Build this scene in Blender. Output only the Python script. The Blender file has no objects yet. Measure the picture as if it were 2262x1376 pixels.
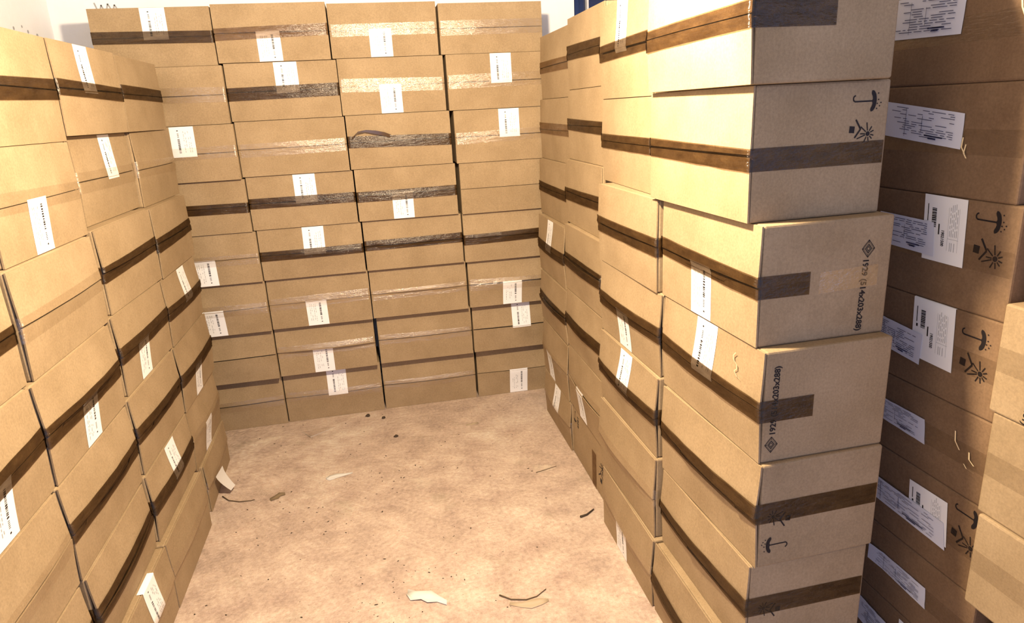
import bpy, math, random
from mathutils import Matrix, Vector, noise
S = bpy.context.scene
PI = math.pi

# ------------------------------------------------------------------ camera
cam_data = bpy.data.cameras.new('camera'); cam = bpy.data.objects.new('camera', cam_data); S.collection.objects.link(cam)
F_PX, PITCH, YAW, ROLL, CX, CY, CZ = 1496.6, -0.2913, 0.1904, 0.0524, 1.1534, -3.5267, 1.6283
fw = Vector((math.sin(YAW)*math.cos(PITCH), math.cos(YAW)*math.cos(PITCH), math.sin(PITCH)))
rt = Vector((math.cos(YAW), -math.sin(YAW), 0)); up = rt.cross(fw)
c_, s_ = math.cos(ROLL), math.sin(ROLL)
rt2, up2 = rt*c_-up*s_, rt*s_+up*c_
m = Matrix((rt2, up2, -fw)).transposed().to_4x4(); m.translation = (CX, CY, CZ)
cam.matrix_world = m
cam_data.sensor_fit = 'HORIZONTAL'; cam_data.sensor_width = 36; cam_data.lens = 36*F_PX/2262
cam_data.clip_start = 0.02; S.camera = cam

# ------------------------------------------------------------------ light
S.view_settings.view_transform = 'Standard'; S.view_settings.look = 'None'
S.view_settings.gamma = 1; S.view_settings.use_curve_mapping = False
S.view_settings.exposure = -0.1
w = bpy.data.worlds.new('World'); S.world = w; w.use_nodes = True
bg = w.node_tree.nodes['Background']; bg.inputs[0].default_value = (0.58, 0.80, 1.48, 1); bg.inputs[1].default_value = 1.25   # daylight through the open front
ld = bpy.data.lights.new('ceiling_lamp', 'POINT'); ld.energy = 320; ld.color = (1.0, 0.80, 0.56); ld.shadow_soft_size = 0.05
lamp = bpy.data.objects.new('ceiling_lamp', ld); lamp.location = (1.33, -2.02, 2.18); S.collection.objects.link(lamp)

# ------------------------------------------------------------------ materials
def mat(name):
    mt = bpy.data.materials.new(name); mt.use_nodes = True
    n = mt.node_tree.nodes; return mt, n, mt.node_tree.links, n['Principled BSDF']
def noise_tex(n, l, vec, scale, detail=4, rough=.6, sc=None):
    t = n.new('ShaderNodeTexNoise'); t.inputs['Scale'].default_value = scale; t.inputs['Detail'].default_value = detail; t.inputs['Roughness'].default_value = rough
    if sc:
        mp = n.new('ShaderNodeMapping'); mp.inputs['Scale'].default_value = sc; l.new(vec, mp.inputs['Vector']); vec = mp.outputs[0]
    l.new(vec, t.inputs['Vector']); return t.outputs['Fac']
def ramp(n, l, fac, stops):
    r = n.new('ShaderNodeValToRGB'); e = r.color_ramp.elements
    while len(e) < len(stops): e.new(.5)
    for k, (p, c) in zip(e, stops): k.position = p; k.color = (*c, 1)
    l.new(fac, r.inputs[0]); return r.outputs[0]
def mix(n, l, fac, a, b, mode='MIX'):
    x = n.new('ShaderNodeMix'); x.data_type = 'RGBA'; x.blend_type = mode
    if isinstance(fac, (int, float)): x.inputs[0].default_value = fac
    else: l.new(fac, x.inputs[0])
    for k, s in ((6, a), (7, b)):
        if isinstance(s, tuple): x.inputs[k].default_value = (*s, 1)
        else: l.new(s, x.inputs[k])
    return x.outputs[2]
def bump(n, l, h, strength, dist, b):
    x = n.new('ShaderNodeBump'); x.inputs['Strength'].default_value = strength; x.inputs['Distance'].default_value = dist
    l.new(h, x.inputs['Height']); l.new(x.outputs[0], b.inputs['Normal'])
def cardboard(name, base, dark):
    mt, n, l, b = mat(name)
    tc = n.new('ShaderNodeTexCoord').outputs['Object']; oi = n.new('ShaderNodeObjectInfo')
    ad = n.new('ShaderNodeVectorMath'); ad.operation = 'ADD'; l.new(tc, ad.inputs[0])
    sc = n.new('ShaderNodeVectorMath'); sc.operation = 'SCALE'; sc.inputs[3].default_value = 37; l.new(oi.outputs['Location'], sc.inputs[0]); l.new(sc.outputs[0], ad.inputs[1])
    v = ad.outputs[0]
    big = noise_tex(n, l, v, 6, 3); fine = noise_tex(n, l, v, 170, 3, .7); fib = noise_tex(n, l, v, 60, 4, .6, (3.2, 3.2, .35))
    c = ramp(n, l, big, [(.3, dark), (.7, base)])
    c = mix(n, l, .26, c, ramp(n, l, fine, [(.3, (.28, .28, .28)), (.72, (.82, .82, .82))]), 'OVERLAY')
    c = mix(n, l, .07, c, ramp(n, l, fib, [(.3, (.3, .3, .3)), (.7, (.75, .75, .75))]), 'OVERLAY')
    l.new(c, b.inputs['Base Color']); b.inputs['Roughness'].default_value = .82
    b.inputs['Specular IOR Level'].default_value = .25
    bump(n, l, fib, .10, .0012, b)
    return mt
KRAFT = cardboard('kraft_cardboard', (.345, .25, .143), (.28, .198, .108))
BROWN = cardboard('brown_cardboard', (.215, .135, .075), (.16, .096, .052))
def tape_mat(name, lo, hi, gloss, rough=.2):
    """tinted film: the carton shows through it, the surface mirrors the lamp"""
    mt, n, l, b = mat(name)
    tc = n.new('ShaderNodeTexCoord').outputs['Object']
    wr = noise_tex(n, l, tc, 16, 5, .65, (1.0, 1, 4)); fin = noise_tex(n, l, tc, 70, 3, .6, (.4, 1, 3))
    bp = n.new('ShaderNodeBump'); bp.inputs['Strength'].default_value = .75; bp.inputs['Distance'].default_value = .008
    l.new(mix(n, l, .35, wr, fin), bp.inputs['Height'])
    tr = n.new('ShaderNodeBsdfTransparent'); l.new(ramp(n, l, wr, [(.35, lo), (.65, hi)]), tr.inputs[0])
    gs = n.new('ShaderNodeBsdfGlossy'); gs.inputs['Roughness'].default_value = rough; gs.inputs['Color'].default_value = (1, .92, .80, 1); l.new(bp.outputs[0], gs.inputs['Normal'])
    ms = n.new('ShaderNodeMixShader'); ms.inputs[0].default_value = gloss
    l.new(tr.outputs[0], ms.inputs[1]); l.new(gs.outputs[0], ms.inputs[2]); l.new(ms.outputs[0], n['Material Output'].inputs[0])
    return mt
TAPE_B = tape_mat('brown_packing_tape', (.29, .24, .195), (.42, .36, .29), .045)
TAPE_G = tape_mat('amber_packing_tape', (.55, .47, .40), (.68, .60, .52), .07)
TAPE_C = tape_mat('clear_packing_tape', (.975, .965, .95), (.995, .99, .98), .13)
def plain(name, col, rough=.6, spec=.4):
    mt, n, l, b = mat(name); b.inputs['Base Color'].default_value = (*col, 1); b.inputs['Roughness'].default_value = rough; b.inputs['Specular IOR Level'].default_value = spec; return mt
PAPER = plain('white_label_paper', (.86, .86, .85), .5)
DOCS = plain('document_paper_in_film', (.70, .72, .80), .28, .5)
INK = plain('black_ink', (.018, .014, .014), .6, .2)
INK_BLUE = plain('dark_blue_print', (.05, .06, .14), .5)
INK_GREY = plain('grey_print', (.38, .38, .38), .6)
SCRAP = plain('torn_white_paper', (.66, .63, .57), .7)
LEAF = plain('dry_leaf', (.46, .36, .24), .7)
TWIG = plain('dry_twig', (.11, .075, .04), .8)
DIRT = plain('dark_crumb', (.055, .038, .024), .9)
STRAND = plain('peeled_tape_edge', (.9, .72, .42), .35)
mt, n, l, b = mat('dirty_concrete'); CONCRETE = mt
tc = n.new('ShaderNodeTexCoord').outputs['Object']
n1 = noise_tex(n, l, tc, 1.7, 6, .62); n2 = noise_tex(n, l, tc, 7, 8, .7); n3 = noise_tex(n, l, tc, 55, 6, .75); n4 = noise_tex(n, l, tc, 4.3, 6, .68); n5 = noise_tex(n, l, tc, 120, 3, .6); n6 = noise_tex(n, l, tc, 3.1, 5, .6, (1, 1.6, 1))
c = ramp(n, l, n1, [(.3, (.48, .36, .285)), (.55, (.55, .42, .335)), (.75, (.61, .485, .395))])
c = mix(n, l, .55, c, ramp(n, l, n2, [(.28, (.22, .22, .21)), (.7, (.80, .79, .76))]), 'OVERLAY')
c = mix(n, l, .45, c, ramp(n, l, n3, [(.3, (.2, .19, .17)), (.7, (.84, .84, .84))]), 'OVERLAY')
c = mix(n, l, ramp(n, l, n4, [(.58, (0, 0, 0)), (.74, (.5, .5, .5))]), c, (.29, .235, .15))
c = mix(n, l, ramp(n, l, n6, [(.63, (0, 0, 0)), (.72, (.55, .55, .55))]), c, (.78, .66, .50))
c = mix(n, l, ramp(n, l, n5, [(.64, (0, 0, 0)), (.72, (.5, .5, .5))]), c, (.17, .12, .07))
l.new(c, b.inputs['Base Color']); b.inputs['Roughness'].default_value = .7
bump(n, l, mix(n, l, .4, n2, n3), .7, .02, b)
mt, n, l, b = mat('whitewashed_plaster'); PLASTER = mt
tc = n.new('ShaderNodeTexCoord').outputs['Object']
l.new(ramp(n, l, noise_tex(n, l, tc, 3, 5), [(.3, (.86, .86, .87)), (.7, (.93, .93, .93))]), b.inputs['Base Color']); b.inputs['Roughness'].default_value = .9
bump(n, l, noise_tex(n, l, tc, 25, 4), .2, .01, b)
CEILING = plain('dim_ceiling_boards', (.20, .19, .18), .9)
GLASS = plain('dark_window_glass', (.012, .02, .07), .12, .5)
FRAME = plain('white_window_frame', (.7, .7, .72), .5)

# ------------------------------------------------------------------ helpers
def mesh_obj(name, verts, faces, material, parent=None, smooth=False, mats=None, fmat=None):
    me = bpy.data.meshes.new(name); me.from_pydata([tuple(v) for v in verts], [], faces)
    for k in (mats or [material]): me.materials.append(k)
    if fmat: me.polygons.foreach_set('material_index', fmat)
    if smooth: me.polygons.foreach_set('use_smooth', [True]*len(me.polygons))
    me.update()
    o = bpy.data.objects.new(name, me); S.collection.objects.link(o)
    if parent: o.parent = parent
    return o
def tag(o, label, cat, group=None):
    o['label'] = label; o['category'] = cat
    if group: o['group'] = group
    return o
def structure(o): o['kind'] = 'structure'; return o
def box_geo(x0, x1, y0, y1, z0, z1):
    v = [(x0,y0,z0),(x1,y0,z0),(x1,y1,z0),(x0,y1,z0),(x0,y0,z1),(x1,y0,z1),(x1,y1,z1),(x0,y1,z1)]
    return v, [(0,3,2,1),(4,5,6,7),(0,1,5,4),(1,2,6,5),(2,3,7,6),(3,0,4,7)]
def boxes_obj(name, lst, material, parent=None):
    V, F = [], []
    for q in lst:
        v, f = box_geo(*q); k = len(V); V += v; F += [tuple(i+k for i in p) for p in f]
    return mesh_obj(name, V, F, material, parent)
def rounded_box(w, d, h, r=.004, jit=0, seed=0):
    """carton shell with softened edges; front plane at local y=0, base at z=0"""
    n = 6; V, F, ix = [], [], {}
    def P(i, k, lim): return [0, r][i] if i < 2 else 0
    def axis(L): return [0, r] + [L*t/n for t in range(1, n)] + [L-r, L]
    X, Y, Z = axis(w), axis(d), axis(h); N = len(X)-1
    def vid(i, j, k):
        if (i, j, k) in ix: return ix[i, j, k]
        p = [X[i]-w/2, Y[j], Z[k]]
        e = [a in (0, N) for a in (i, j, k)]
        if sum(e) >= 2:       # pull edges and corners in
            q = r*.30 if sum(e) == 2 else r*.45
            for ax, (a, L) in enumerate(((i, w), (j, d), (k, h))):
                if e[ax]: p[ax] += q if a == 0 else -q
        if jit and sum(e) == 1:
            ax = e.index(True); nn = noise.noise(Vector((p[0]*6+seed, p[1]*6, p[2]*6)))
            if ax == 0: p[0] -= abs(nn)*jit*(1 if i else -1)
        ix[i, j, k] = len(V); V.append(p); return ix[i, j, k]
    R = range(N)
    for a in R:
        for b_ in R:
            for s in (0, N):
                q = [vid(a, b_, s), vid(a+1, b_, s), vid(a+1, b_+1, s), vid(a, b_+1, s)]; F.append(q[::-1] if s == 0 else q)
                q = [vid(a, s, b_), vid(a+1, s, b_), vid(a+1, s, b_+1), vid(a, s, b_+1)]; F.append(q if s == 0 else q[::-1])
                q = [vid(s, a, b_), vid(s, a+1, b_), vid(s, a+1, b_+1), vid(s, a, b_+1)]; F.append(q[::-1] if s == 0 else q)
    return V, F
def grid_faces(nu, nv, off=0):
    return [(off+j*(nu+1)+i, off+j*(nu+1)+i+1, off+(j+1)*(nu+1)+i+1, off+(j+1)*(nu+1)+i) for j in range(nv) for i in range(nu)]
def slab(name, fn, u0, u1, v0, v1, nu, nv, thick, material, parent):
    """sheet following fn(u,v)->outward distance on a box front, with real thickness"""
    V = []
    for t in (0, thick):
        for j in range(nv+1):
            for i in range(nu+1):
                u = u0+(u1-u0)*i/nu; v = v0+(v1-v0)*j/nv; V.append((u, -fn(u, v)+t, v))
    n = (nu+1)*(nv+1); F = grid_faces(nu, nv) + [f[::-1] for f in grid_faces(nu, nv, n)]
    rim = [i for i in range(nu+1)] + [j*(nu+1)+nu for j in range(1, nv+1)] + [nv*(nu+1)+i for i in range(nu-1, -1, -1)] + [j*(nu+1) for j in range(nv-1, 0, -1)]
    for a, b_ in zip(rim, rim[1:]+rim[:1]): F.append((b_, a, a+n, b_+n))
    return mesh_obj(name, V, F, material, parent, smooth=False)
def sheet(name, pts, nu, nv, material, parent, smooth=True):
    return mesh_obj(name, pts, grid_faces(nu, nv), material, parent, smooth)
def disc(cx, cy, r, k=14): return [(cx+r*math.cos(2*PI*i/k), cy+r*math.sin(2*PI*i/k)) for i in range(k)]
def bar(x0, y0, x1, y1, t):
    dx, dy = x1-x0, y1-y0; L = math.hypot(dx, dy); nx, ny = -dy/L*t/2, dx/L*t/2
    return [(x0-nx, y0-ny), (x1-nx, y1-ny), (x1+nx, y1+ny), (x0+nx, y0+ny)]
def print_obj(name, polys, place, material, parent):
    V, F = [], []
    for p in polys:
        k = len(V); V += [place(*q) for q in p]; F.append(tuple(range(k, k+len(p))))
    return mesh_obj(name, V, F, material, parent)
# ------ printed marks in unit coordinates (a to the right, b up)
def umbrella():
    P = []; hook = [(.10-.075*math.sin(t), .085-.085*math.cos(t)) for t in [PI*i/7 for i in range(8)]]
    hook = [(.10, 0)] + hook[1:]
    for a, b_ in zip(hook, hook[1:]): P.append(bar(*a, *b_, .042))
    P.append(bar(.09, 0, .66, 0, .042))
    arc = [(.66+.155*math.cos(t), .30*math.sin(t)) for t in [-PI/2+PI*i/14 for i in range(15)]]
    for a, b_ in zip(arc, arc[1:]): P.append([(.655+.03*math.sin(6*abs(a[1])/.3), a[1]), a, b_, (.655+.03*math.sin(6*abs(b_[1])/.3), b_[1])])
    for a, b_ in ((.86, .21), (.88, .03), (.845, -.08), (.97, -.06), (.93, -.15), (.84, -.22)): P.append(disc(a, b_, .022, 8))
    return P
def sun():
    P = [[(0, -.10), (.19, -.12), (.20, .09), (.01, .11)], bar(.22, .30, .42, .0, .055), bar(.42, .0, .22, -.27, .055), disc(.70, -.16, .075, 16)]
    for k, L in ((140, .36), (100, .36), (60, .26), (25, .23), (-15, .23), (-45, .23), (-80, .26), (-115, .28), (-160, .42), (178, .28)):
        t = math.radians(k); P.append(bar(.70+.1*math.cos(t), -.16+.1*math.sin(t), .70+L*math.cos(t), -.16+L*math.sin(t), .036))
    return P
def diamond():
    P = []
    def ring(r0, r1):
        q = [(0, 1.18), (.95, 0), (0, -1.18), (-.95, 0)]
        for a, b_ in zip(q, q[1:]+q[:1]): P.append([(a[0]*r0, a[1]*r0), (b_[0]*r0, b_[1]*r0), (b_[0]*r1, b_[1]*r1), (a[0]*r1, a[1]*r1)])
    ring(.5, .44); ring(.38, .355); ring(.27, .20); ring(.15, .10)
    for a, b_ in ((0, .56), (.46, 0), (0, -.56), (-.46, 0)): P.append(bar(a*.66, b_*.66, a, b_, .035))
    return P
def text_polys(txt, size, bold=.028):
    cu = bpy.data.curves.new('t', 'FONT'); cu.body = txt; cu.size = size; cu.align_x = 'LEFT'; cu.align_y = 'CENTER'; cu.offset = bold*size; cu.resolution_u = 3
    o = bpy.data.objects.new('t', cu); S.collection.objects.link(o)
    dg = bpy.context.evaluated_depsgraph_get(); me = bpy.data.meshes.new_from_object(o.evaluated_get(dg))
    P = [[tuple(me.vertices[i].co[:2]) for i in p.vertices] for p in me.polygons]
    bpy.data.objects.remove(o); bpy.data.curves.remove(cu); bpy.data.meshes.remove(me); return P
def xf(polys, s=1, rot=0, dx=0, dy=0):
    c, k = math.cos(rot), math.sin(rot)
    return [[(dx+s*(x*c-y*k), dy+s*(x*k+y*c)) for x, y in p] for p in polys]

# ------------------------------------------------------------------ setting
structure(boxes_obj('floor', [(-.30, 4.2, -6.2, .43, -.08, 0)], CONCRETE))
structure(boxes_obj('ceiling', [(-.45, 4.35, -5.0, .58, 3.0, 3.12)], CEILING))
structure(boxes_obj('wall_back', [(-.45, 2.36, .43, .58, -.08, 3.0), (2.94, 4.35, .43, .58, -.08, 3.0), (2.36, 2.94, .43, .58, -.08, 2.04), (2.36, 2.94, .43, .58, 2.72, 3.0)], PLASTER))
structure(boxes_obj('wall_left', [(-.45, -.30, -5.0, .43, -.08, 3.0)], PLASTER))
structure(boxes_obj('wall_right', [(4.2, 4.35, -5.0, .43, -.08, 3.0)], PLASTER))
wf = structure(boxes_obj('window_1', [(2.36, 2.40, .47, .53, 2.04, 2.72), (2.90, 2.94, .47, .53, 2.04, 2.72), (2.40, 2.90, .47, .53, 2.04, 2.075), (2.40, 2.90, .47, .53, 2.685, 2.72)], GLASS))
boxes_obj('glazing_bar', [(2.447, 2.457, .465, .53, 2.075, 2.685), (2.62, 2.63, .465, .53, 2.075, 2.685)], FRAME, wf)
boxes_obj('window_pane', [(2.40, 2.90, .498, .504, 2.075, 2.685)], GLASS, wf)

# ------------------------------------------------------------------ cartons
BOXES=[
('B',1,8,0.293,0.137,0.0000,0.0031,0.514,0.2918,'c','',0.000),
('B',1,7,0.295,0.081,0.2918,0.0024,0.514,0.2810,'n','',0.000),
('B',1,6,0.300,0.044,0.5729,0.0015,0.513,0.2722,'c','b',-0.013),
('B',1,5,0.298,0.021,0.8451,0.0009,0.514,0.2585,'c','b',-0.005),
('B',1,4,0.287,0.012,1.1036,0.0008,0.514,0.2601,'b','',0.000),
('B',1,3,0.280,-0.008,1.3637,-0.0001,0.512,0.2608,'c','t',0.026),
('B',1,2,0.270,-0.000,1.6245,-0.0000,0.514,0.2620,'c','',0.000),
('B',1,1,0.256,0.018,1.8865,-0.0081,0.510,0.2544,'b','t',0.013),
('B',2,8,0.821,0.148,0.0000,0.0096,0.529,0.2945,'c','t',0.021),
('B',2,7,0.817,0.097,0.2945,0.0090,0.517,0.2794,'c','b',-0.024),
('B',2,6,0.820,0.059,0.5739,0.0052,0.516,0.2713,'c','b',-0.023),
('B',2,5,0.816,0.035,0.8452,0.0040,0.511,0.2607,'b','t',0.014),
('B',2,4,0.805,0.027,1.1059,0.0030,0.512,0.2642,'b','t',0.018),
('B',2,3,0.795,0.016,1.3700,0.0005,0.510,0.2607,'c','',0.000),
('B',2,2,0.788,0.016,1.6307,-0.0013,0.510,0.2621,'b','t',0.020),
('B',2,1,0.770,0.010,1.8928,-0.0020,0.506,0.2545,'g','b',-0.018),
('B',3,8,1.359,0.157,0.0000,-0.0041,0.529,0.2972,'c','',0.000),
('B',3,7,1.355,0.105,0.2972,-0.0057,0.520,0.2788,'c','',0.000),
('B',3,6,1.342,0.063,0.5760,-0.0020,0.517,0.2699,'c','',0.000),
('B',3,5,1.335,0.036,0.8459,-0.0037,0.511,0.2640,'b','',0.000),
('B',3,4,1.323,0.018,1.1099,-0.0027,0.509,0.2628,'b','b',-0.026),
('B',3,3,1.312,0.011,1.3727,-0.0008,0.511,0.2605,'b','',0.000),
('B',3,2,1.301,0.015,1.6332,0.0012,0.508,0.2621,'c','b',-0.013),
('B',3,1,1.284,0.018,1.8953,0.0045,0.509,0.2446,'c','b',-0.019),
('B',4,8,1.894,0.156,0.0000,-0.0025,0.514,0.3026,'n','b',-0.014),
('B',4,7,1.880,0.096,0.3026,-0.0006,0.514,0.2793,'n','t',0.021),
('B',4,6,1.867,0.051,0.5819,-0.0021,0.514,0.2631,'c','b',-0.018),
('B',4,5,1.855,0.025,0.8450,-0.0011,0.514,0.2620,'b','',0.000),
('B',4,4,1.855,0.007,1.1071,-0.0016,0.514,0.2622,'n','',0.000),
('B',4,3,1.845,0.002,1.3693,-0.0008,0.514,0.2612,'c','t',0.024),
('B',4,2,1.826,0.002,1.6305,-0.0001,0.514,0.2652,'c','t',0.015),
('B',4,1,1.807,0.017,1.8957,0.0044,0.514,0.2341,'c','',0.000),
('R',1,7,1.927,-2.019,0.0000,-1.5676,0.513,0.2589,'b','',0.000),
('R',1,6,1.955,-2.004,0.2589,-1.5570,0.493,0.2615,'b','',0.000),
('R',1,5,1.960,-2.004,0.5204,-1.5402,0.513,0.2805,'b','',0.000),
('R',1,4,1.964,-1.990,0.8009,-1.5558,0.515,0.2774,'b','t',-0.001),
('R',1,3,1.961,-1.966,1.0783,-1.5568,0.497,0.2796,'b','b',-0.012),
('R',1,2,1.946,-1.919,1.3579,-1.5548,0.516,0.2912,'b','',0.000),
('R',1,1,1.928,-1.938,1.6491,-1.5637,0.520,0.2720,'b','',0.000),
('R',2,7,1.925,-1.497,0.0000,-1.5824,0.503,0.2564,'c','b',-0.040),
('R',2,6,1.932,-1.475,0.2564,-1.5641,0.515,0.2853,'c','',0.000),
('R',2,5,1.942,-1.461,0.5417,-1.5678,0.523,0.2713,'b','t',0.006),
('R',2,4,1.952,-1.456,0.8131,-1.5591,0.521,0.2627,'b','b',-0.021),
('R',2,3,1.949,-1.432,1.0757,-1.5691,0.517,0.2782,'b','',0.000),
('R',2,2,1.993,-1.316,1.3540,-1.6130,0.499,0.2879,'b','',0.000),
('R',2,1,1.997,-1.304,1.6418,-1.6006,0.502,0.3083,'b','t',-0.012),
('R',3,7,1.974,-0.886,0.0000,-1.5836,0.485,0.2562,'p','',0.000),
('R',3,6,1.975,-0.874,0.2562,-1.5844,0.506,0.2962,'c','b',-0.032),
('R',3,5,1.977,-0.860,0.5524,-1.5780,0.510,0.2691,'b','',0.000),
('R',3,4,1.980,-0.848,0.8216,-1.5759,0.504,0.2992,'b','',0.000),
('R',3,3,2.005,-0.794,1.1207,-1.5830,0.502,0.2775,'b','',0.000),
('R',3,2,2.024,-0.788,1.3983,-1.5925,0.508,0.2921,'b','',0.000),
('R',3,1,2.031,-0.784,1.6904,-1.5884,0.500,0.2880,'b','',0.000),
('R',4,7,1.974,-0.394,0.0000,-1.5754,0.489,0.2517,'c','t',0.019),
('R',4,6,1.976,-0.370,0.2517,-1.5834,0.484,0.2848,'c','b',-0.070),
('R',4,5,1.980,-0.351,0.5365,-1.5787,0.494,0.2645,'b','',0.000),
('R',4,4,1.988,-0.318,0.8011,-1.5825,0.502,0.2907,'b','t',-0.000),
('R',4,3,2.015,-0.284,1.0918,-1.5710,0.511,0.2809,'b','',0.000),
('R',4,2,2.033,-0.274,1.3727,-1.5703,0.513,0.2896,'g','',0.000),
('R',4,1,2.043,-0.268,1.6623,-1.5819,0.511,0.2963,'g','',0.000),
('L',0,7,0.275,-2.100,0.0000,1.5708,0.512,0.2487,'c','',0.000),
('L',0,6,0.300,-2.095,0.2487,1.5696,0.511,0.2487,'b','',0.000),
('L',0,5,0.296,-2.080,0.4973,1.5696,0.510,0.2703,'c','',0.000),
('L',0,4,0.290,-2.063,0.7677,1.5695,0.512,0.2761,'b','b',0.017),
('L',0,3,0.280,-2.040,1.0437,1.5689,0.512,0.2631,'b','',0.000),
('L',1,7,0.329,-1.581,0.0000,1.5687,0.507,0.2559,'c','t',0.060),
('L',1,6,0.305,-1.568,0.2559,1.5856,0.497,0.2436,'b','',0.000),
('L',1,5,0.299,-1.559,0.4995,1.5780,0.518,0.2718,'b','',0.000),
('L',1,4,0.295,-1.541,0.7713,1.5758,0.521,0.2706,'b','b',-0.004),
('L',1,3,0.286,-1.502,1.0419,1.5739,0.521,0.2759,'c','',0.000),
('L',1,2,0.270,-1.464,1.3179,1.5720,0.519,0.2812,'c','b',-0.034),
('L',1,1,0.254,-1.414,1.5990,1.5724,0.511,0.2985,'b','',0.000),
('L',2,7,0.333,-1.066,0.0000,1.5662,0.514,0.2582,'c','',0.000),
('L',2,6,0.309,-1.040,0.2582,1.5647,0.511,0.2498,'b','t',0.010),
('L',2,5,0.304,-1.024,0.5080,1.5608,0.505,0.2706,'b','',0.000),
('L',2,4,0.295,-0.981,0.7786,1.5548,0.511,0.2713,'b','b',-0.055),
('L',2,3,0.290,-0.939,1.0499,1.5482,0.522,0.2772,'b','',0.000),
('L',2,2,0.239,-0.851,1.3271,1.5562,0.513,0.2864,'c','t',0.034),
('L',2,1,0.264,-0.892,1.6135,1.5488,0.524,0.2837,'b','t',-0.033),
('L',3,7,0.309,-0.460,0.0000,1.5987,0.483,0.2209,'c','',0.000),
('L',3,6,0.297,-0.476,0.2209,1.5774,0.516,0.2679,'c','b',-0.024),
('L',3,5,0.304,-0.466,0.4888,1.5612,0.527,0.2820,'b','b',-0.031),
('L',3,4,0.299,-0.448,0.7708,1.5692,0.516,0.2747,'b','t',0.013),
('L',3,3,0.300,-0.408,1.0455,1.5684,0.514,0.2776,'b','',0.000),
('L',3,2,0.262,-0.328,1.3230,1.5629,0.514,0.2903,'c','',0.000),
('L',3,1,0.270,-0.361,1.6134,1.5736,0.513,0.2786,'b','',0.000)]

DEPTH = {'B': .30, 'R': .332, 'L': .325}
ORD = ['', 'first', 'second', 'third', 'fourth', 'fifth', 'sixth', 'seventh', 'eighth']
STACK = {('B', 1): "back wall leftmost column", ('B', 2): "back wall second column", ('B', 3): "back wall third column", ('B', 4): "back wall rightmost column",
         ('R', 1): "right row nearest stack", ('R', 2): "right row second stack from camera", ('R', 3): "right row third stack from camera", ('R', 4): "right row farthest stack",
         ('L', 3): "left row farthest stack", ('L', 2): "left row second-farthest stack", ('L', 1): "left row third-farthest stack", ('L', 0): "stack cut by left frame edge"}
GROUP = {'B': 'cartons stacked along the back wall', 'R': 'cartons stacked along the right of the aisle', 'L': 'cartons stacked along the left of the aisle'}
TNAME = {'b': 'brown-taped', 'g': 'amber-taped', 'c': 'clear-taped', 'n': 'untaped', 'p': 'printed'}
# bulge of the two flaps towards the aisle where it is plain to see: (upper, lower)
BULGE = {('B', 2, 7): (.030, .004), ('B', 3, 5): (.018, .008), ('B', 3, 6): (.018, .006), ('B', 3, 7): (.014, .010), ('B', 4, 3): (.010, .010), ('B', 2, 6): (.014, .008), ('B', 1, 5): (.012, .004),
         ('R', 1, 3): (.010, .004), ('R', 3, 4): (.004, .022), ('R', 4, 4): (.020, .020), ('R', 2, 3): (.010, .004), ('R', 1, 5): (.022, .012), ('R', 1, 6): (.020, .010), ('R', 2, 5): (.024, .018), ('R', 2, 6): (.022, .012), ('R', 2, 7): (.016, .006), ('R', 1, 1): (.012, .014), ('R', 1, 2): (.004, .004),
         ('L', 1, 4): (.020, .012), ('L', 1, 5): (.022, .014), ('L', 2, 5): (.020, .012), ('L', 2, 4): (.016, .01), ('L', 2, 3): (.012, .002), ('L', 1, 3): (.014, .010), ('L', 2, 7): (.016, .004), ('L', 3, 7): (.012, .002), ('L', 1, 7): (.016, .004)}
# brown tape on the end faces that look at the camera: reach along the end from the edge
WRAP = {('R', 1, 1): .185, ('R', 1, 2): .325, ('R', 1, 3): .125, ('R', 1, 4): .132, ('R', 1, 5): .325, ('R', 1, 6): .325, ('R', 1, 7): .325}
ROOT = {}

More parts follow.
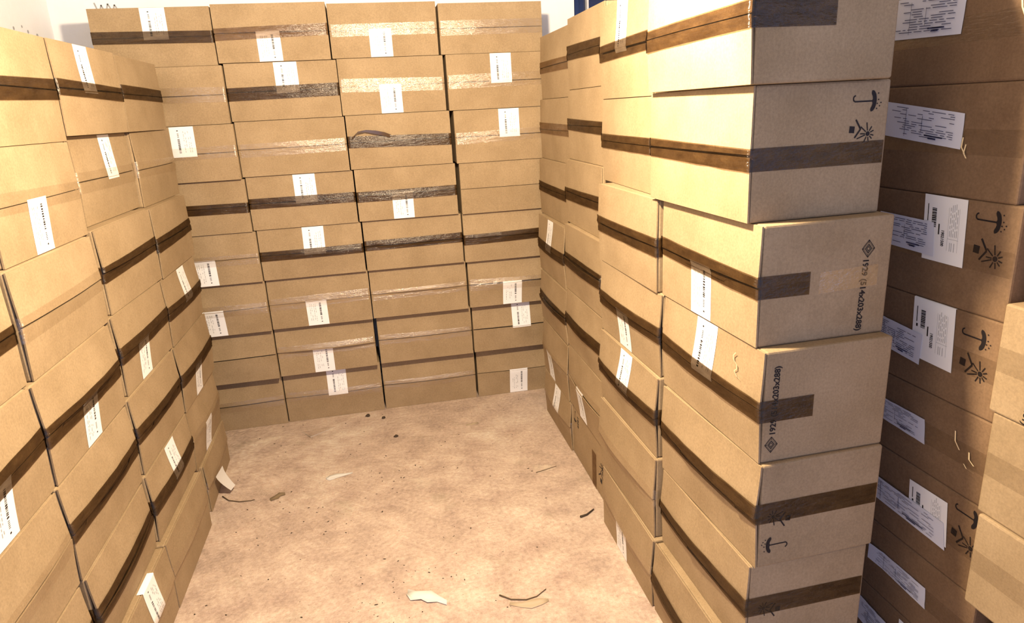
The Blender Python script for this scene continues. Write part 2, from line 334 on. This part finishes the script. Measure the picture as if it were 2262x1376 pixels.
def carton(key, X, Y, Z, rz, w, h, tape, lab, lu):
    s, c, r = key; rnd = random.Random(hash((ord(s), c, r))); sd = rnd.random()*50
    d = DEPTH[s]; hh = h-.0007
    low = r-(4 if s == 'B' else 3)
    au, al = BULGE.get(key, ((rnd.uniform(.006, .012), rnd.uniform(.006, .012)) if low <= 0 else (rnd.uniform(.019, .027), rnd.uniform(.018, .028)) if s == 'B' else (rnd.uniform(.016, .024), rnd.uniform(.014, .026))))
    skew = rnd.uniform(-.3, .3)
    ofs = .0055
    V, F = rounded_box(w, d-ofs, hh, .005)
    root = mesh_obj('cardboard_box', V, F, KRAFT)
    root.matrix_world = Matrix.Translation((X, Y, Z)) @ Matrix.Rotation(rz, 4, 'Z') @ Matrix.Translation((0, ofs, 0))
    ROOT[key] = root
    k0 = {('L', 0): 2}.get((s, c), 0)
    row = ORD[r-k0] if r-k0 != (8 if s == 'B' else 7)-k0 else 'bottom one'
    lb = {'t': ', label on upper flap', 'b': ', label on lower flap', '': ', no label'}[lab]
    tag(root, f"{TNAME[tape]} carton{lb}, {row}{'' if row=='bottom one' else ' from top'}, {STACK[s, c]}", 'box', GROUP[s])
    if s == 'R' and c == 1: root['label'] = f"{TNAME[tape]} carton{lb}, {row}{'' if row=='bottom one' else ' from top'}, grey-ended stack, tape {'across' if WRAP[key] > .3 else 'half across'} end"
    def surf(u, z):
        v = z/h; k = (1-v)/.5 if v > .5 else v/.5; k = max(0, min(1, k)); A = au if v > .5 else al
        prof = (.45+.55*math.cos(PI*u/w))*(1+skew*2*u/w)
        return .0008+.0045+A*k**1.35*prof+.0016*noise.noise(Vector((u*8+sd, z*8, sd)))*k
    if tape == 'p': surf = lambda u, z: 0.0
    mid = hh/2; g = rnd.choice((.0014, .002, .003))
    if tape != 'p':
        slab('upper_flap', surf, -w/2, w/2, mid+g, hh-.001, 20, 8, .0042, KRAFT, root)
        slab('lower_flap', surf, -w/2, w/2, .001, mid-g, 20, 8, .0042, KRAFT, root)
    # tape over the seam, wrapped round both ends
    if tape in 'bcg':
        hw = rnd.uniform(.024, .030) if tape != 'c' else rnd.uniform(.026, .034); tilt = rnd.uniform(-.012, .012); zc = mid+rnd.uniform(-.006, .006); wr = .0008 if tape == 'c' else .0013
        wl = rnd.uniform(.05, .09); wrr = WRAP.get(key, rnd.uniform(.05, .09)); N = 44; M = 8; pts = []
        path = []
        path += [(-w/2-.0012, t) for t in (wl, wl*.5, .004)]
        path += [('f', -w/2-.0008+(w+.0016)*i/N) for i in range(N+1)]
        path += [(w/2+.0012, t) for t in (.004, wrr*.33, wrr*.66, wrr-.004)]
        for j in range(M+1):
            q = -1+2*j/M
            for p in path:
                if p[0] == 'f':
                    u = p[1]; z = zc+q*hw+tilt*u*2; du = max(-w/2, min(w/2, u))
                    o = max(surf(du, z), surf(du, z+.004), surf(du, z-.004))+.0022
                    cr = .55*noise.noise(Vector((u*7+sd, 5, 5)))
                    o += -.0014*math.exp(-((q-cr)/.14)**2)+(.0010*math.exp(-((q-cr-.3)/.14)**2) if tape != 'c' else 0)
                    o += wr*(noise.noise(Vector((u*14+sd, z*60, 3)))+.6)
                    edge = max(0, abs(u)/(w/2)-.86)/.14
                    o += edge*.0016*noise.noise(Vector((q*4+sd, 1, u*40)))
                    pts.append((u, -o, z))
                else:
                    pts.append((p[0], p[1], zc+q*hw+tilt*(w if p[0] > 0 else -w)*.9 - (.0 if p[0] < 0 else p[1]*.0)))
        sheet('packing_tape', pts, len(path)-1, M, {'b': TAPE_B, 'c': TAPE_C, 'g': TAPE_G}[tape], root)
    if lab:
        lw = .106; u0, u1 = lu-lw/2, lu+lw/2
        z0, z1 = (mid-.010, hh-.002) if lab == 't' else (.002, mid+.006)
        f = lambda u, z: max(surf(u, z+.004), surf(u, z-.004), surf(u, z))+.0006
        nu, nv = 8, 10; pts = [(u0+(u1-u0)*i/nu+.004*(j/nv-.5)*skew, -f(u0+(u1-u0)*i/nu, z0+(z1-z0)*j/nv), z0+(z1-z0)*j/nv) for j in range(nv+1) for i in range(nu+1)]
        lo = sheet('shipping_label', pts, nu, nv, PAPER, root, True); lo['label'] = 'white paper label'
        flip = lab == 'b'; pol = []
        def L(p, q): return (p if not flip else 1-p, q if not flip else 1-q)
        def rect(p0, q0, p1, q1):
            k = max(1, int((q1-q0)*12)); 
            for i in range(k):
                a, b_ = q0+(q1-q0)*i/k, q0+(q1-q0)*(i+1)/k; pol.append([L(p0, a), L(p1, a), L(p1, b_), L(p0, b_)])
        q = .12
        while q < .60:
            t = rnd.choice((.012, .02, .03)); rect(.29, q, .38, q+t); q += t+rnd.choice((.01, .016, .022))
        for t in range(5): rect(.30, .66+t*.03, .37, .672+t*.03)
        rect(.30, .86, .36, .89)
        pl = lambda p, q_: (u0+(u1-u0)*p, -f(u0+(u1-u0)*p, z0+(z1-z0)*q_)-.0006, z0+(z1-z0)*q_)
        print_obj('barcode', pol, pl, INK, lo)
        pol = []
        for pcol in (.55, .63, .74, .82):
            q = .15
            while q < .8:
                t = rnd.uniform(.03, .1)
                if rnd.random() < .7: rect(pcol, q, pcol+.02, q+t)
                q += t+.03
        print_obj('small_print', pol, pl, INK_GREY, lo)
    return root
for t in BOXES: carton(t[:3], *t[3:])

# loose end of tape on the third column, third carton
rt_ = ROOT['B', 3, 3]; hb = .262; path = [(-.245, -.012, .120), (-.235, -.022, .150), (-.205, -.030, .178), (-.165, -.032, .184), (-.12, -.030, .176), (-.075, -.024, .164), (-.045, -.015, .152)]
pts = []
for dz in (-.009, .009):
    for i, p in enumerate(path): pts.append((p[0]+.3*dz, p[1]-.25*dz*(1 if i % 2 else -1), p[2]+dz*(.75+.25*math.cos(i*1.3))))
sheet('loose_tape_strip', pts, len(path)-1, 1, plain('crumpled_brown_tape', (.07, .04, .022), .22, .6), rt_)['label'] = 'torn brown tape strip standing off the seam'
# clear tape on the grey end of the third carton
r3 = ROOT['R', 1, 3]
def end_place(root_w, off=.0008): return lambda a, b_: (root_w/2+off, a-.0055, b_)
W13 = [t for t in BOXES if t[:3] == ('R', 1, 3)][0][7]
rr = random.Random(5); pts = []
for j in range(5):
    for i in range(13): pts.append((W13/2+.0008+.0016*abs(noise.noise(Vector((i*.9, j*1.1, 2)))), .145+.15*i/12, .112+.05*j/4+.006*i/12))
sheet('clear_tape_patch', pts, 12, 4, TAPE_C, r3, False)

# scar where paper was pulled off the fourth grey-ended carton
r4 = ROOT['R', 1, 4]; W14 = [t for t in BOXES if t[:3] == ('R', 1, 4)][0][7]
P = [(.150, .242), (.140, .232), (.143, .222), (.158, .214), (.160, .204), (.150, .196), (.163, .186), (.178, .184)]
sheet('torn_paper_scar', [(a+dx, -.0125-.0005*i, z_) for dx in (-.002, .002) for i, (a, z_) in enumerate(P)], len(P)-1, 1, plain('bare_paper_fibre', (.50, .39, .25), .8), r4)

# printed marks on the grey ends (near end, local +x face)
def end_print(key, name, polys, a, b_, s, rot=0):
    t = [q for q in BOXES if q[:3] == key][0]
    return print_obj(name, xf(polys, s, rot, a, b_*t[8]), end_place(t[7]), INK, ROOT[key])
end_print(('R', 1, 2), 'umbrella_symbol', umbrella(), .238, .845, .074)
end_print(('R', 1, 2), 'sun_symbol', sun(), .236, .645, .068)
DIA = diamond()
end_print(('R', 1, 3), 'diamond_logo', DIA, .270, .735, .036)
end_print(('R', 1, 3), 'size_print', text_polys('1929 (514x203x288)', .0205), .266, .655, 1, -PI/2-.02)
end_print(('R', 1, 4), 'diamond_logo', DIA, .030, .165, .036)
end_print(('R', 1, 4), 'size_print', text_polys('1929 (514x203x288)', .0205), .032, .25, 1, PI/2-.02)
end_print(('R', 1, 5), 'sun_symbol', sun(), .088, .455, .068, PI)
end_print(('R', 1, 5), 'umbrella_symbol', umbrella(), .086, .215, .074, PI)
end_print(('R', 1, 6), 'sun_symbol', sun(), .094, .455, .068, PI)
end_print(('R', 1, 6), 'umbrella_symbol', umbrella(), .090, .215, .074, PI)
# printed long side at the bottom of the third stack
key = ('R', 3, 7); t37 = [q for q in BOXES if q[:3] == key][0]; pr = ROOT[key]
fp = lambda a, b_: (a, -.0007, b_)
print_obj('umbrella_symbol', xf(umbrella(), .07, -PI/2, -.205, .235), fp, INK, pr)
print_obj('size_print', xf(text_polys('1929', .03), 1, -PI/2, -.16, .225), fp, INK, pr)
print_obj('sun_symbol', xf(sun(), .11, PI/2, .185, .07), fp, INK, pr)
sheet('packing_tape', [(x, -.0009, z) for z in (.0, .06, .12, .17) for x in (.06, .09, .12)], 2, 3, TAPE_G, pr)

# torn label hanging off the far bottom carton on the left
hl = ROOT['L', 3, 7]
pts = []
for j in range(6):
    t = j/5
    for i in range(4): pts.append((-.15+.10*i/3*(1-.55*t)+.03*t, -.022-.045*t**1.5-.004*i, .118-.095*t))
sheet('torn_label', pts, 3, 5, SCRAP, hl)['label'] = 'white label half torn off and hanging'
# label of the bottom left carton runs on over its top edge
key = ('L', 1, 7); t17 = [q for q in BOXES if q[:3] == key][0]
sheet('label_fold', [(t17[11]+x, y, t17[8]+z) for y, z in ((-.0075, -.004), (-.006, .0002), (.012, .0006)) for x in (-.053, 0, .053)], 2, 2, PAPER, ROOT[key])

# ------------------------------------------------------------------ brown cartons in the next aisle
XF = 2.47
ZF = [1.86, 1.63, 1.379, 1.123, .888, .674, .437, .22, 0]
YR = [-2.32, -2.345, -2.363, -2.374, -2.384, -2.394, -2.41, -2.42]
FL = {1: 'with one document sheet, top one cut by the frame', 2: 'with one tilted document sheet, second from top', 3: 'with flat address label, umbrella and sun prints, third from top', 4: 'with address label folded over top edge, fourth from top',
      5: 'with torn tape beside its document sheet, fifth from top', 6: 'with address label and half-hidden sun print, sixth from top', 7: 'with one curled document sheet, seventh from top', 8: 'at the bottom of its stack'}
# document sheets: corners (y, z) tl tr br bl
DOC = {1: [(-1.93, 1.835), (-2.150, 1.82), (-2.145, 1.736), (-1.93, 1.742)], 2: [(-1.945, 1.595), (-2.187, 1.566), (-2.186, 1.487), (-1.945, 1.512)], 3: [(-1.96, 1.318), (-2.14, 1.314), (-2.15, 1.232), (-1.96, 1.238)],
       4: [(-1.97, 1.044), (-2.15, 1.030), (-2.15, .950), (-1.97, .966)], 5: [(-1.99, .815), (-2.190, .815), (-2.200, .749), (-1.99, .757)], 6: [(-1.99, .58), (-2.29, .575), (-2.305, .505), (-1.99, .515)],
       7: [(-2.06, .362), (-2.265, .360), (-2.272, .299), (-2.06, .312)], 8: [(-2.04, .165), (-2.20, .150), (-2.20, .07), (-2.04, .085)]}
ADR = {3: [(-2.102, 1.379), (-2.227, 1.377), (-2.236, 1.221), (-2.114, 1.222)], 4: [(-2.108, 1.121), (-2.236, 1.121), (-2.247, .964), (-2.118, .968)], 6: [(-2.168, .632), (-2.292, .634), (-2.306, .514), (-2.178, .520)], 8: [(-2.195, .205), (-2.31, .205), (-2.315, .09), (-2.20, .09)]}
rnd = random.Random(3)
def quad_place(q, root_, off):
    inv = root_.matrix_world.inverted()
    def f(p, v):
        a = [(1-p)*q[3][k]+p*q[2][k] for k in (0, 1)]; b_ = [(1-p)*q[0][k]+p*q[1][k] for k in (0, 1)]
        y, z = [(1-v)*a[k]+v*b_[k] for k in (0, 1)]
        return tuple(inv @ Vector((XF-off, y, z)))
    return f
def rects(lst): return [[(a, b_), (c, b_), (c, d), (a, d)] for a, b_, c, d in lst]
def side_carton(name, x, yc, z, w, h, d, material, label, group):
    V, F = rounded_box(w, d, h-.0001, .005)
    o = mesh_obj(name, V, F, material); o.matrix_world = Matrix.Translation((x, yc, z)) @ Matrix.Rotation(-PI/2, 4, 'Z')
    return tag(o, label, 'box', group)
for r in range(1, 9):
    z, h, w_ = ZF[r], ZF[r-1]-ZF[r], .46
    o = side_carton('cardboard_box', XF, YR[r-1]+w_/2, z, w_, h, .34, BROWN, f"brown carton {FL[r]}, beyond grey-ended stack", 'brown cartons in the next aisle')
    bpy.context.view_layer.update()
    # faint clear tape along the middle
    yy0, yy1 = -w_/2+.002, w_/2-.002
    sheet('packing_tape', [(a, -.0009-.0006*abs(noise.noise(Vector((a*30, j, r)))), h*.5-.028+.056*j/3) for j in range(4) for a in [yy0+(yy1-yy0)*i/16 for i in range(17)]], 16, 3, TAPE_C, o, False)
    if r in ADR:
        f = quad_place(ADR[r], o, .0022); nu = 6
        pts = [f(i/nu, j/nu) for j in range(nu+1) for i in range(nu+1)]
        nv = nu
        if r == 4:    # folded over the top edge
            pts += [tuple(Vector(f(i/nu, 1))+Vector((0, .003, .0008))) for i in range(nu+1)] + [tuple(Vector(f(i/nu, 1))+Vector((0, .006, .0009))) for i in range(nu+1)]; nv += 2
        a = sheet('address_label', pts, nu, nv, PAPER, o); a['label'] = 'white address label'
        g = quad_place(ADR[r], o, .0027)
        bars = []; q = .52
        while q < .80:
            t = rnd.choice((.008, .012, .02)); bars.append((.20, q, .31, q+t)); q += t+.008
        print_obj('barcode', rects(bars), g, INK, a)
        lines = [(.09, .60, .11, .86), (.09, .52, .13, .57), (.37, .42, .40, .58)]
        print_obj('printed_lines', rects(lines), g, INK, a)
        T = text_polys('19021500', .10); print_obj('number_print', [[(.48+p[1]*.95, .50-p[0]*.62) for p in poly] for poly in T], g, INK, a)
        gl = [(.60, .2, .605, .85), (.60, .38, .86, .385), (.84, .2, .845, .85)]
        for c0 in (.64, .68, .72, .76, .80):
            q = .42
            while q < .84: t = rnd.uniform(.04, .12); gl.append((c0, q, c0+.012, q+t)); q += t+.03
        for c0 in (.66, .70, .76): gl.append((c0, .2, c0+.014, .33))
        print_obj('form_lines', rects(gl), g, INK_GREY, a)
    if r in DOC:
        f = quad_place(DOC[r], o, .0034 if r in ADR else .0020); nu = 12; nv = 4
        pts = []
        for j in range(nv+1):
            for i in range(nu+1):
                p = Vector(f(i/nu, j/nv)); p.y -= .0022*abs(noise.noise(Vector((i*.7, j*.9, r*3))))
                if r == 7 and i < 3: p.y -= .006*(3-i)/3
                pts.append(tuple(p))
        sd_ = sheet('document_sheet', pts, nu, nv, DOCS, o); sd_['label'] = 'bluish white document sheet under film'
        g = quad_place(DOC[r], o, .0066 if r in ADR else .0052); ln = []
        for q0 in [.90-.062*i for i in range(13)]:
            x = rnd.uniform(.05, .3)
            while x < .86:
                L_ = rnd.uniform(.04, .2)
                if rnd.random() < .62: ln.append((x, q0, min(.9, x+L_), q0+.018))
                x += L_+.03
        ln += [(.28, .1, .285, .9), (.5, .3, .505, .75), (.55, .2, .78, .24), (.6, .13, .7, .18)]
        print_obj('printed_lines', rects(ln), g, INK_BLUE, sd_)
    if r in (3, 4, 6):
        by = {3: (-2.250, 1.338, -2.256, 1.272), 4: (-2.258, 1.070, -2.264, 1.004), 6: (-2.312, .634, -2.312, .570)}[r]
        fy = lambda a, b_: (a, -.0008, b_)
        lx = lambda y: -(y-(YR[r-1]+w_/2))
        print_obj('umbrella_symbol', xf(umbrella(), .082, 0, lx(by[0]), by[1]-z), fy, INK, o)
        print_obj('sun_symbol', xf(sun(), .084, 0, lx(by[2]), by[3]-z), fy, INK, o)
    if r in (1, 2, 5):   # wrinkled light edges of peeling tape
        sp = {1: [(.205, .19, .232, .12), (.19, .19, .225, .10)], 2: [(.075, .135, .088, .10), (.085, .12, .094, .09)], 5: [(.13, .155, .152, .115), (.175, .12, .196, .095), (.165, .085, .20, .078)]}[r]
        for x0, z0, x1, z1 in sp:
            mx, mz = (x0+x1)/2-.006, (z0+z1)/2-.004; P = [(x0, z0), (mx, mz), (x1, z1)]
            sheet('peeled_tape_edge', [(p[0]+dx, -.003-.002*i, p[1]) for dx in (-.0018, .0018) for i, p in enumerate(P)], 2, 1, STRAND, o)
# nearer column of the same row, lit by the lamp
NZ = [(1.178, .93, -2.379, 2.445, 'with diamond print, top one whose rounded top shows'), (.93, .68, -2.389, 2.448, 'second below the diamond print'), (.68, .44, -2.401, 2.44, 'standing proud above the dark recess')]
for z1, z0, yl, x, lbl in NZ:
    o = side_carton('cardboard_box', x, yl-.23, z0, .46, z1-z0, .36, KRAFT, f"tan carton at the right frame edge {lbl}", 'tan cartons at the right frame edge')
    h = z1-z0
    sheet('packing_tape', [(-.228+.456*i/12, -.0009-.0006*abs(noise.noise(Vector((i*.8, j, z0)))), h*.5-.028+.056*j/3) for j in range(4) for i in range(13)], 12, 3, TAPE_C, o, False)
    if z1 > 1.1:
        fy = lambda a, b_: (a, -.0008, b_)
        lx = lambda y: -(y-(yl-.23))
        print_obj('diamond_logo', xf(DIA, .036, 0, lx(-2.478), 1.142-z0), fy, INK, o)
        print_obj('size_print', xf(text_polys('1929 (433x203x481)', .0205), 1, -PI/2-.03, lx(-2.472), 1.105-z0), fy, INK, o)
for z0, z1, yl, x, lbl in ((1.18, 1.42, -2.395, 2.50, 'set back in shadow above the diamond print'), (.22, .438, -2.45, 2.49, 'in the recess under the proud carton'), (0, .22, -2.455, 2.49, 'at the bottom corner of the frame')):
    o = side_carton('cardboard_box', x, yl-.23, z0, .46, z1-z0, .34, KRAFT, f"tan carton at the right frame edge, {lbl}", 'tan cartons at the right frame edge')
    if z0 == .22: print_obj('umbrella_symbol', xf(umbrella(), .066, 0, -.215, .16), lambda a, b_: (a, -.0008, b_), INK, o)

# ------------------------------------------------------------------ things on the floor
def ribbon(name, path, widths, material, label, cat, loc, rz=0, lift=.004, curl=.006):
    V = []; n = len(path)
    for t in (0, -.0012):
        for i, (p, wd) in enumerate(zip(path, widths)):
            a = Vector(path[min(i+1, n-1)])-Vector(path[max(i-1, 0)]); nn = Vector((-a.y, a.x)).normalized() if a.length else Vector((0, 1))
            for k in (-1, -.4, .4, 1):
                V.append((p[0]+nn.x*wd*k, p[1]+nn.y*wd*k, lift+t+curl*k*k*(1-.3*math.sin(i*2))*(1 if k > 0 else .3)))
    m_ = 4*n; F = []
    for i in range(n-1):
        for k in range(3):
            a = i*4+k; F.append((a, a+4, a+5, a+1)); F.append((m_+a, m_+a+1, m_+a+5, m_+a+4))
        F.append((i*4, m_+i*4, m_+i*4+4, i*4+4)); F.append((i*4+3, i*4+7, m_+i*4+7, m_+i*4+3))
    F += [(0, 1, m_+1, m_), (1, 2, m_+2, m_+1), (2, 3, m_+3, m_+2)]; e = (n-1)*4; F += [(e+1, e, m_+e, m_+e+1), (e+2, e+1, m_+e+1, m_+e+2), (e+3, e+2, m_+e+2, m_+e+3)]
    o = mesh_obj(name, V, F, material, smooth=True); o.location = (loc[0], loc[1], 0); o.rotation_euler.z = rz
    zmin = min(v[2] for v in V); o.location.z = -zmin
    return tag(o, label, cat)
def twig(name, pts, r, material, label):
    V, F = [], []; k = 6
    for i, p in enumerate(pts):
        rr_ = r*(1-.5*i/(len(pts)-1))
        for j in range(k):
            a = 2*PI*j/k; d = Vector(pts[min(i+1, len(pts)-1)])-Vector(pts[max(i-1, 0)]); nn = Vector((-d.y, d.x)).normalized()
            V.append((p[0]+nn.x*rr_*math.cos(a), p[1]+nn.y*rr_*math.cos(a), r+rr_*math.sin(a)))
    for i in range(len(pts)-1):
        for j in range(k): F.append((i*k+j, i*k+(j+1) % k, (i+1)*k+(j+1) % k, (i+1)*k+j))
    F += [tuple(range(k))[::-1], tuple((len(pts)-1)*k+j for j in range(k))]
    cx = sum(p[0] for p in pts)/len(pts); cy = sum(p[1] for p in pts)/len(pts)
    V = [(v[0]-cx, v[1]-cy, v[2]) for v in V]
    o = mesh_obj(name, V, F, material, smooth=True); o.location = (cx, cy, 0); return tag(o, label, 'twig')
ribbon('paper_scrap', [(-.045, -.018), (-.03, -.004), (0, .002), (.03, .003), (.07, .012)], [.012, .019, .015, .007, .002], SCRAP, 'torn white paper scrap near the middle of the bare floor', 'scrap', (.845, -.553))
ribbon('dry_leaf', [(-.065, .045), (-.045, .02), (-.015, .008), (.01, -.004), (.04, -.02), (.065, -.05)], [.005, .019, .011, .021, .009, .002], SCRAP, 'crumpled pale dry leaf on the floor near the front', 'leaf', (1.185, -1.51), curl=.018)
ribbon('dry_leaf', [(-.07, .012), (-.03, -.004), (.0, -.01), (.035, -.006), (.065, -.004)], [.004, .010, .018, .014, .004], LEAF, 'flat tan dry leaf on the floor close to the right row', 'leaf', (1.53, -1.625), curl=.006)
twig('twig', [(1.435, -1.56), (1.47, -1.592), (1.52, -1.607), (1.56, -1.60), (1.60, -1.572)], .0028, TWIG, 'thin curved twig lying against the flat tan leaf')
ribbon('leaf_fragment', [(-.025, -.018), (0, 0), (.012, .014), (.035, .016)], [.006, .013, .009, .003], plain('brown_leaf', (.20, .14, .075), .8), 'small curled brown leaf fragment on the floor before the left row', 'leaf', (.582, -.665), curl=.010)
twig('twig', [(.335, -.585), (.37, -.63), (.42, -.655), (.47, -.66), (.485, -.655)], .003, TWIG, 'curved twig on the floor beside the left row')
twig('twig', [(1.845, -1.19), (1.875, -1.182), (1.915, -1.152)], .005, DIRT, 'short dark stick near the foot of the right row')
twig('twig', [(1.755, -.79), (1.80, -.778), (1.86, -.76)], .0018, TWIG, 'hair-thin straw on the floor toward the back right')
ribbon('leaf_fragment', [(-.04, -.004), (0, 0), (.03, .004)], [.002, .009, .005], LEAF, 'small pale leaf fragment in front of the back right column', 'leaf', (1.548, -.196), curl=.003)
FILM = tape_mat('thin_clear_film', (.97, .97, .96), (1, 1, 1), .05)
q = [(-.07, .03), (-.02, -.06), (.11, .03), (.03, .055)]
o = mesh_obj('plastic_film_scrap', [(a, b_, .0012+.004*(i % 2)) for i, (a, b_) in enumerate(q)]+[(a*.93+.001, b_*.9-.002, .0005) for a, b_ in q], [(0, 1, 5, 4), (1, 2, 6, 5), (2, 3, 7, 6), (3, 0, 4, 7), (4, 5, 6, 7)], FILM, mats=[SCRAP, FILM], fmat=[0, 0, 1, 1, 1]); o.location = (.705, -.03, 0)
tag(o, 'thin clear film scrap on the floor near the back wall boxes', 'scrap')
def blob(r, seed, sq=.5):
    V, F = [], []; rr_ = random.Random(seed); k = 7
    for i in range(5):
        t = PI*i/4
        for j in range(k):
            a = 2*PI*j/k; q = r*(1+.35*rr_.uniform(-1, 1)); V.append((q*math.sin(t)*math.cos(a), q*math.sin(t)*math.sin(a), r*sq*(1-math.cos(t))))
    for i in range(4):
        for j in range(k): F.append((i*k+j, i*k+(j+1) % k, (i+1)*k+(j+1) % k, (i+1)*k+j))
    return V, F
for x, y, r, lb in ((.989, .085, .013, 'dark dirt crumb before the second back column, left one of two'), (1.076, .03, .011, 'dark dirt crumb before the second back column, right one of two'), (1.133, -.221, .011, 'dark dirt crumb out on the floor below the third back column'), (.335, -.475, .017, 'dark dirt clump beside the hanging torn label')):
    V, F = blob(r, int(x*1000)); o = mesh_obj('dirt_crumb', V, F, DIRT, smooth=True); o.location = (x, y, 0); tag(o, lb, 'crumb', 'dirt crumbs on the floor')
rr = random.Random(11); V, F = [], []
for i in range(300):
    x, y = rr.uniform(.34, 1.9), rr.uniform(-2.2, .10)
    if rr.random() < .5:
        cxx, cyy = rr.choice(((1.05, -.6), (1.35, -.45), (.75, -.9), (1.25, -1.3), (1.0, -1.5), (.65, -1.55), (.45, -.1))); x = cxx+rr.gauss(0, .13); y = cyy+rr.gauss(0, .12)
    if not (.36 < x < 1.88 and y < .1): continue
    v, f = blob(rr.choice((.0010, .0013, .0018, .0026)), i, .4); k = len(V); a = rr.uniform(0, PI); st = rr.uniform(1, 2.6)
    V += [(x+p[0]*st*math.cos(a)-p[1]*math.sin(a), y+p[0]*st*math.sin(a)+p[1]*math.cos(a), p[2]) for p in v]; F += [tuple(q+k for q in p) for p in f]
o = mesh_obj('floor_grit', V, F, DIRT); o['kind'] = 'stuff'; tag(o, 'fine dark grit scattered over the bare concrete floor', 'grit')

# marks on the walls, part of the wall
def wall_mark(name, polys, place, parent_name):
    o = print_obj(name, polys, place, INK_GREY, bpy.data.objects[parent_name]); return o
rr = random.Random(4); P = []
x, z = -.055, 2.215
q = [(-.09, 2.225), (-.075, 2.17), (-.06, 2.215), (-.045, 2.17), (-.03, 2.22), (-.012, 2.18), (.0, 2.215), (.012, 2.19), (-.005, 2.175)]
for a, b_ in zip(q, q[1:]): P.append(bar(*a, *b_, .007))
wall_mark('pencil_scribble', P, lambda a, b_: (a, .4292, b_), 'wall_back')
P = [disc(y, z_, r_, 8) for y, z_, r_ in ((.017, 2.069, .008), (.10, 2.085, .006), (.151, 2.069, .008), (.24, 2.06, .011), (.262, 2.045, .010))]
wall_mark('wall_specks', P, lambda a, b_: (-.2992, a, b_), 'wall_left')
